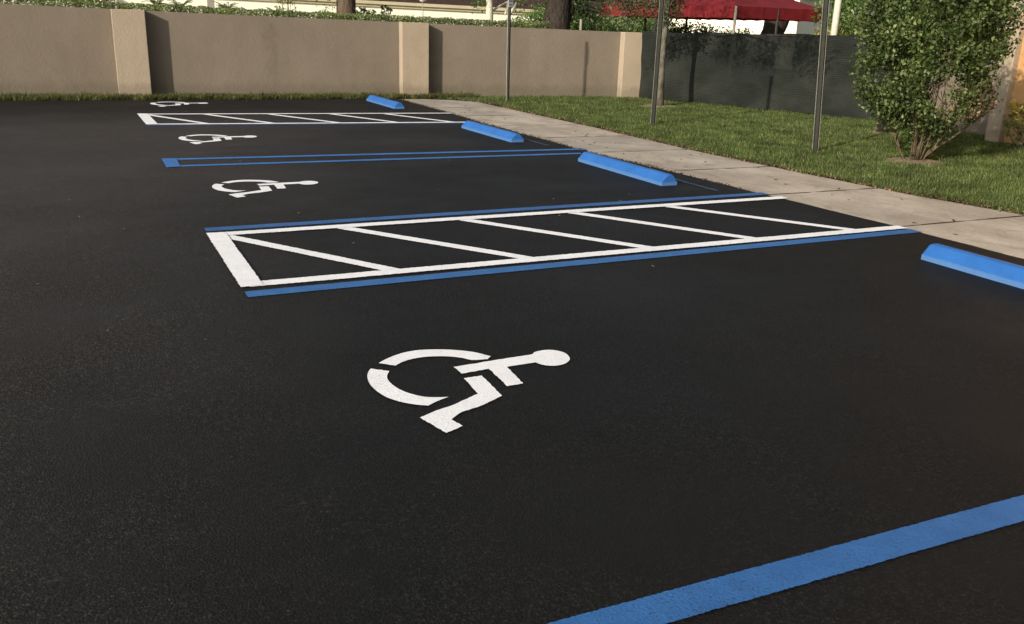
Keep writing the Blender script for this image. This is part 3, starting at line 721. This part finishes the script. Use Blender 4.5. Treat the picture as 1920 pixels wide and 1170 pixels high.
# behind the wall
tree('brown_trunk_tree', 'thick furrowed brown tree trunk rising straight behind the tan wall', (5.80, 21.8, 0),
     [(-.0, 0, -.1), (0, 0, 1.4), (.0, 0, 2.1), (-.02, 0, 3.2), (0, 0, 5)], [.36, .245, .225, .22, .2],
     [(-.65, -.1, 2.17, .26, .2, .16), (0, .2, 5.5, 1.6, 1.4, 1.1)], M_LEAF_DK, M_BARK_BR, 500, .10,
     [((0, 0, 3.3), (-.6, -.1, 2.3), .03, .01), ((0, 0, 3.2), (1.0, .2, 5.2), .09, .03), ((0, 0, 3.3), (-1.0, .2, 5.2), .09, .03)], .08)
tree('dark_trunk_tree', 'thick dark flared tree trunk behind the tan wall near the red tent', (11.55, 22.2, 0),
     [(-.12, 0, -.1), (-.10, 0, .9), (-.02, 0, 1.55), (.06, 0, 2.0), (.08, 0, 2.6), (.1, 0, 4.5)], [.62, .52, .40, .31, .28, .24],
     [(.75, .3, 1.98, .36, .4, .34), (1.3, .2, 2.0, .40, .45, .38), (.5, -.1, 2.2, .35, .3, .25), (1.0, -.3, 2.2, .45, .3, .3), (1.25, -1.3, 1.62, .24, .25, .14),  (2.1, -.2, 2.0, .35, .3, .32), (1.0, .8, 4.8, 2.2, 1.8, 1.2), (1.9, -.9, 2.5, .6, .5, .35)],
     M_LEAF_DK, M_BARK_DK, 560, .085,
     [((.1, 0, 1.5), (.45, -.1, 2.5), .16, .12), ((.08, 0, 2.4), (1.6, .2, 2.3), .05, .015), ((.3, 0, 2.2), (1.2, -1.1, 1.8), .03, .01), ((.1, 0, 3), (1.8, .8, 4.6), .1, .04)], .10)
tree('white_branching_tree', 'small pale tree with thin forking branches before the bright building', (11.3, 26.0, 0),
     [(0, 0, -.1), (0, 0, 1.2), (-.02, 0, 1.9), (-.05, 0, 2.8)], [.13, .12, .11, .08],
     [(-.3, .2, 2.35, .35, .3, .25), (1.0, .2, 2.35, .25, .3, .14), (.2, .3, 3.6, 1.0, .9, .7)], M_LEAF_LT, M_BARK_WH, 700, .09,
     [((.12, 0, 1.35), (.85, 0, 2.25), .06, .035), ((.0, 0, 1.95), (.9, .1, 2.4), .035, .02), ((.5, 0, 1.9), (.62, 0, 2.5), .035, .02), ((.1, 0, 1.4), (.12, 0, .9), .05, .05)], .1)
tree('ochre_tree', 'ochre and green foliage at the top left corner above the hedge', (.1, 27.5, 0),
     [(0, 0, -.1), (0, 0, 1.2), (.05, 0, 2.6)], [.12, .1, .08],
     [(-.5, 0, 2.15, .8, .5, .3), (.6, 0, 2.10, .55, .5, .22), (0, 0, 2.9, 1.2, .9, .5)], M_LEAF_BR, M_BARK, 900, .10, (), .1)
tree('bent_dark_tree', 'broad dark tree trunk seen under the red tent and through the screen', (25.0, 29.4, 0),
     [(-.5, .1, -.1), (-.45, .1, .5), (-.30, .05, 1.1), (-.1, 0, 1.6), (.05, 0, 2.0), (.15, 0, 2.6), (.2, 0, 5)], [.50, .46, .42, .42, .48, .52, .40],
     [(.3, .3, 5.6, 1.8, 1.6, 1.0)], M_LEAF_DK, M_BARK_DK, 300, .13, (), .12)
for (x, y, s, lab, mat, dn) in ((24.2, 24.0, 1.0, 'pale green tree right of the red tent behind the white pole', M_LEAF_LT, 1.0),
                           (23.6, 19.6, 1.05, 'dark green tree right of the leaning white pole', M_LEAF, 1.1),
                           (27.5, 21.5, 1.25, 'tall dark green tree above the large shrub in the background', M_LEAF_DK, 1.0)):
    tree('background_tree', lab, (x, y, 0), [(0, 0, -.1), (0, 0, 1.0), (.1, 0, 2.2), (.05, 0, 4.0)], [.22, .16, .14, .08],
         [(0, 0, 1.5*s, 1.1*s, 1.1*s, .9*s), (-.9*s, .2, 2.3*s, .9*s, .9*s, .7*s), (.9*s, -.2, 2.4*s, 1.0*s, .9*s, .8*s), (0, 0, 3.4*s, 1.5*s, 1.3*s, 1.1*s), (0.3, -.5, .8, 1.2, .8, .7)],
         mat, M_BARK_WH, 420*dn, .13, [((0, 0, 1.8), (-1.1, -.5, 2.4), .06, .03), ((0, 0, 1.9), (1.2, -.6, 2.5), .06, .03), ((.1, 0, 2.1), (.6, -.8, 3.0), .05, .02)], .16, group='background trees right of the tent')
for (x, y, r, h, lab, mat) in ((16.2, 28.2, 1.5, 1.9, 'green bushy tree left of the red tent legs', M_LEAF_LT),
                          (18.4, 35.0, 2.2, 2.4, 'light green tree far behind the left side of the red tent', M_LEAF_LT),
                          (22.5, 31.5, 1.7, 1.8, 'green shrub mass seen below the middle of the red tent', M_LEAF),
                          (26.2, 33.2, 1.2, 1.7, 'rounded green bush before the cream wall under the red tent', M_LEAF),
                          (24.6, 37.5, 1.5, 2.1, 'green shrub just right of the middle tent leg', M_LEAF),
                          (20.6, 33.2, 1.4, 2.3, 'yellow-green bush left of the cream house wall', M_LEAF_LT),
                          (14.3, 26.5, 1.1, 2.5, 'pale green bush between the dark trunk and the tent', M_LEAF_LT),
                          (28.5, 29.0, 1.4, 2.2, 'brownish green tree seen below the right end of the red tent', M_LEAF_BR)):
    tree('background_shrub', lab, (x, y, 0), [(0, 0, -.1), (0, 0, h*.5), (0, 0, h*.9)], [.1, .08, .05],
         [(0, 0, h*.55, r, r, h*.48), (r*.3, 0, h*.35, r, r, h*.35), (-r*.3, 0, h*.35, r, r, h*.35)], mat, M_BARK, 950, .12, (), .13, group='shrubs behind the tent')

# far wood, one mass
P = []
blobs = []
for i in range(46):
    a = math.radians(-12 + i*1.75 + random.uniform(-.5, .5)); d = random.uniform(82, 96)
    blobs.append((d*math.sin(a), d*math.cos(a), random.uniform(1.5, 4), random.uniform(2.5, 4.5), 2.5, random.uniform(3, 6)))
P = blob_points(blobs, 40, .7, .5)
v_, f_ = leaves(P, .8, .8, .3); o = mesh_np('distant_wood', v_, f_, M_LEAF_LT); tag(o, 'far belt of green trees behind the buildings', 'wood', kind='stuff')

# ------------------------------------------------------------------ HEDGE and plants above the wall
hd = empty('clipped_hedge', (3.5, 20.9, 0), 'long low clipped hedge showing just above the tan wall', 'hedge')
n = 52000
X = rng.uniform(-3.2, 10.2, n); zt = np.interp(X, [p[0] for p in WALLP], [p[2] for p in WALLP])
lumpy = np.interp(X, np.linspace(-3.2, 10.2, 140), [.135+.05*noise.noise(Vector((i*.4, 0, 2)))+.03*noise.noise(Vector((i*1.1, 0, 5))) for i in range(140)])
lumpy = lumpy + np.where(X < .5, .06, 0)
Y = np.interp(X, [p[0] for p in WALLP], [p[1] for p in WALLP]) + .24 + .40*rng.uniform(0, 1, n)
Z = zt - .28 + (.28+lumpy)*rng.uniform(0, 1, n)**.7
P = np.stack([X-3.5, Y-20.9, Z], 1)
foliage('hedge_leaves', P, .042, M_LEAF_HEDGE, hd, .5)
st = MB()
for i in range(60):
    xx = -3.2+13.4*i/60; yy = wally(xx)+.45; branch_to(st, (xx-3.5, yy-20.9, -.02), (xx-3.5+random.uniform(-.1, .1), yy-20.9, 1.55), .02, .008, .05, 5, 3)
st.build('hedge_stems', M_BARK, hd)

def frond_plant(name, lab, loc, n, L, mat, droop=.7, group=None, w_=.02):
    t = empty(name, loc, lab, 'plant', group)
    V, Fc = [], []
    for i in range(n):
        a = 2*math.pi*i/n+random.uniform(-.2, .2); up = random.uniform(.6, 1.4); d = Vector((math.cos(a), math.sin(a), 0))
        for j in range(14):
            s = (j+.5)/14; p = d*L*s*.9 + Vector((0, 0, L*(up*s-droop*s*s)))
            for sd in (-1, 1):
                q = Vector((-d.y, d.x, -.25))*sd*L*.26*(1-s*.75)*.7 + d*L*.10
                k = len(V); V += [p, p+q*.5+Vector((0, 0, .012)), p+q, p+q*.5+d*w_]; Fc.append((k, k+1, k+2, k+3))
    mesh_np('fronds', V, Fc, mat, t)
    MB().tube([(0, 0, -loc[2]), (0, 0, 0)], .05, 8).build('stem', M_BARK, t)
    return t
def dirp(az, d): return (d*math.sin(math.radians(az)), d*math.cos(math.radians(az)))
fp = 'small palms showing above the hedge'
for (az_, d, z, s, lab) in ((4.35, 25, 1.80, .42, 'left palm of the pair above the hedge'), (5.6, 25, 1.76, .36, 'right palm of the pair above the hedge'),
                         (8.1, 25, 1.72, .36, 'small arching palm beside the grey post above the hedge'), (10.9, 25, 1.68, .30, 'low palm fan beside the leaning green shrub')):
    x, y = dirp(az_, d); frond_plant('small_palm', lab, (x, y, z), 24, s*.9, M_LEAF, group=fp, w_=.014)
def leafy(name, lab, az_, d, z, r, h, mat, dens=500, size=.07, cat='shrub'):
    x, y = dirp(az_, d); t = empty(name, (x, y, 0), lab, cat)
    st = MB()
    for i in range(7): branch_to(st, (random.uniform(-.05, .05), 0, -.02), (random.uniform(-r, r)*.8, random.uniform(-r, r)*.5, z+h*random.uniform(.3, .9)), .014, .005, .05, 5, 4)
    st.build('stem', M_BARK_DK, t)
    foliage('leaf_crown', blob_points([(0, 0, z+h*.3, r, r*.7, h*.7)], dens, .05, .2), size, mat, t, .55)
leafy('leaning_green_shrub', 'mid green shrub spreading upward before the bright building', 11.6, 26, 1.7, .38, .55, M_LEAF_HEDGE, 700)
leafy('broadleaf_shrub', 'dark broad-leaved shrub just right of the brown trunk', 16.1, 22.0, 1.60, .30, .34, M_LEAF_DK, 620, .10)
leafy('broadleaf_shrub', 'taller dark sprig of the broad-leaved shrubs above the wall', 17.25, 22.0, 1.72, .18, .26, M_LEAF_DK, 620, .10)
leafy('thin_sprig', 'thin lone dark sprig poking above the hedge', 18.65, 21.6, 1.63, .16, .18, M_LEAF_DK, 330, .09)
leafy('light_green_shrub', 'pale green shrub left of the brown trunk above the hedge', 13.9, 22.6, 1.58, .45, .30, M_LEAF_LT, 520, .07)

# ------------------------------------------------------------------ THE BRIGHT LONG BUILDING
A = Vector(dirp(-8, 46)); B = Vector(dirp(32.5, 50)); dAB = (B-A).normalized(); Ln = (B-A).length
ang = math.atan2(dAB.y, dAB.x)
bd = empty('long_cream_building', (A.x, A.y, 0), 'long bright cream building with brown shingle roof behind the wall', 'building', rz=ang)
def fz(s):   # underside of the fascia, gently falling along the facade
    return 2.55 - .51*s/Ln
mb = MB(); mb.add([(0, 0, -1), (Ln, 0, -1), (Ln, 7, -1), (0, 7, -1), (0, 0, fz(0)), (Ln, 0, fz(Ln)), (Ln, 7, fz(Ln)), (0, 7, fz(0))], [(0, 1, 5, 4), (1, 2, 6, 5), (2, 3, 7, 6), (3, 0, 4, 7), (4, 5, 6, 7)])
mb.build('wall', M_CREAM, bd)
def strip(y0, y1, za, zb, nm, mat):
    mb = MB(); mb.add([(-.6, y0, fz(0)+za), (Ln+.6, y0, fz(Ln)+za), (Ln+.6, y1, fz(Ln)+za), (-.6, y1, fz(0)+za), (-.6, y0, fz(0)+zb), (Ln+.6, y0, fz(Ln)+zb), (Ln+.6, y1, fz(Ln)+zb), (-.6, y1, fz(0)+zb)],
           [(3, 2, 1, 0), (4, 5, 6, 7), (0, 1, 5, 4), (1, 2, 6, 5), (2, 3, 7, 6), (3, 0, 4, 7)]); return mb.build(nm, mat, bd)
strip(-.10, .05, .0, .11, 'fascia', M_FASCIA)
strip(-.20, .0, .115, .26, 'gutter', M_FASCIA)
mb = MB(); mb.add([(-.8, -.18, fz(0)+.265), (Ln+.8, -.18, fz(Ln)+.265), (Ln+.8, 4, fz(Ln)+2.2), (-.8, 4, fz(0)+2.2), (Ln+.8, 8, fz(Ln)+.33), (-.8, 8, fz(0)+.33)], [(0, 1, 2, 3), (3, 2, 4, 5), (0, 3, 5), (1, 4, 2)])
mb.build('roof', M_ROOF, bd)
for az_, w_ in ((1.75, .11), (8.05 - .8, .15), (1.0, .07)):
    # posts carrying the eave, placed along the facade
    d = Vector((math.sin(math.radians(az_)), math.cos(math.radians(az_))))
    # intersect ray with facade line shifted 0.4 m out
    n_ = Vector((-dAB.y, dAB.x)); s_ = (A-n_*.4).dot(n_)/d.dot(n_); q = d*s_; s = (q-A).dot(dAB)
    MB().box(s-w_, s+w_, -.5, -.3, -1, fz(s)-.03).build('eave_post', M_GREYPOLE, bd)
# globe lamp in front of it
gx, gy = dirp(19.45, 40)
lp = empty('globe_lamp', (gx, gy, 0), 'white globe lamp on a thin post before the brown roof', 'lamp')
MB().tube([(0, 0, -1), (0, 0, 2.45)], .02, 8).build('lamp_pole', M_GREYPOLE, lp)
bm = bmesh.new(); bmesh.ops.create_uvsphere(bm, u_segments=20, v_segments=14, radius=.155); me = bpy.data.meshes.new('lamp_globe'); bm.to_mesh(me); bm.free(); me.materials.append(M_GLOBE)
me.polygons.foreach_set('use_smooth', [True]*len(me.polygons))
o = link(bpy.data.objects.new('lamp_globe', me), lp); o.location = (0, 0, 2.56)

# second cream building behind the tent
x, y = dirp(31.5, 52); x2, y2 = dirp(41.6, 48)
hb = empty('cream_house', (x, y, 0), 'cream house wall showing in pieces below the red tent', 'building')
MB().prism((0, 0), (x2-x, y2-y), 5, -1, 3.4).build('wall', M_CREAM, hb)
MB().prism((-.4, -.5), (x2-x+.4, y2-y-.5), 6, 3.4, 3.8).build('roof', M_FASCIA, hb)

# ------------------------------------------------------------------ RED TENT
tn = empty('red_tent', (19.1, 24.4, 0), 'red canvas tent canopy with scalloped valance beyond the dark screen', 'tent')
Ct = Vector((0, 0)); Lt = Vector((-1.0, 6.8)); Rr = Vector((4.4, .65)); Ff = Lt+Rr
zb, zt_ = 2.03, 2.42
cx_, cy_ = (Ff.x)/2, (Ff.y)/2
def valance(a, b, n=44):
    V = []; Fc = []
    for i in range(n+1):
        t = i/n; p = a.lerp(b, t); sag = -.02*math.sin(math.pi*((t*4) % 1)); nr = Vector((-(b-a).y, (b-a).x)).normalized()
        wv = .03*noise.noise(Vector((t*7, a.x, 3)))
        V += [(p.x, p.y, zt_+sag), (p.x+nr.x*wv*.6, p.y+nr.y*wv*.6, (zt_+zb)/2), (p.x+nr.x*wv, p.y+nr.y*wv, zb + .022*abs(math.sin(t*math.pi*n/4)))]
    for i in range(n):
        for k in (0, 1): q = i*3+k; Fc.append((q, q+3, q+4, q+1))
    return V, Fc
V = []; Fc = []
for a, b in ((Ct, Lt), (Ct, Rr), (Rr, Ff), (Lt, Ff)):
    v1, f1 = valance(a, b); o_ = len(V); V += v1; Fc += [tuple(i+o_ for i in q) for q in f1]
mesh_np('valance', V, Fc, M_TENT, tn)
# hip roof, slightly sagging
V = []; Fc = []; K = 10
for a, b in ((Ct, Lt), (Ct, Rr), (Rr, Ff), (Lt, Ff)):
    o_ = len(V)
    for i in range(K+1):
        for j in range(K+1):
            s = j/K; p = a.lerp(b, i/K).lerp(Vector((cx_, cy_)), s*.985)
            V.append((p.x, p.y, zt_ + 1.35*s - .10*math.sin(math.pi*s) - .02*math.sin(math.pi*((i/K*4) % 1))*(1-s)))
    Fc += [(o_+i*(K+1)+j, o_+(i+1)*(K+1)+j, o_+(i+1)*(K+1)+j+1, o_+i*(K+1)+j+1) for i in range(K) for j in range(K)]
mesh_np('canopy', V, Fc, M_TENT, tn, smooth=True)
for p in (Ct, Lt, Rr, Ff, Ct.lerp(Rr, .45), Ct.lerp(Lt, .55), Lt.lerp(Ff, .5)):
    MB().tube([(p.x*.99+.03, p.y*.99+.03, -.05), (p.x*.99+.03, p.y*.99+.03, zt_-.02)], .045, 8).build('leg', M_BLACKM if p is not Ct else M_GREYPOLE, tn)

# leaning concrete pole right of the tent, and the small fence posts standing above the wall
x, y = dirp(43.7, 30.0)
cp = empty('leaning_pole', (x, y, 0), 'pale leaning concrete pole right of the red tent', 'pole')
o = MB().tube([(0, 0, -.3), (0, 0, 3), (0, 0, 7)], [.11, .10, .09], 10).build('pole_shaft', M_CONCPOLE, cp, smooth=True)
x, y = dirp(27.0, 23.2)
q = empty('garden_post', (x, y, 0), 'short dark post just left of the dark flared trunk', 'post')
MB().tube([(0, 0, -.1), (0, 0, 1.82)], .045, 8).build('post_shaft', M_BLACKM, q)
x, y = dirp(29.0, 23.6)
q = empty('garden_post', (x, y, 0), 'grey-green post between the dark flared trunk and the tent', 'post')
MB().tube([(0, 0, -.1), (0, 0, 1.8)], .035, 8).build('post_shaft', M_GREYPOLE, q)
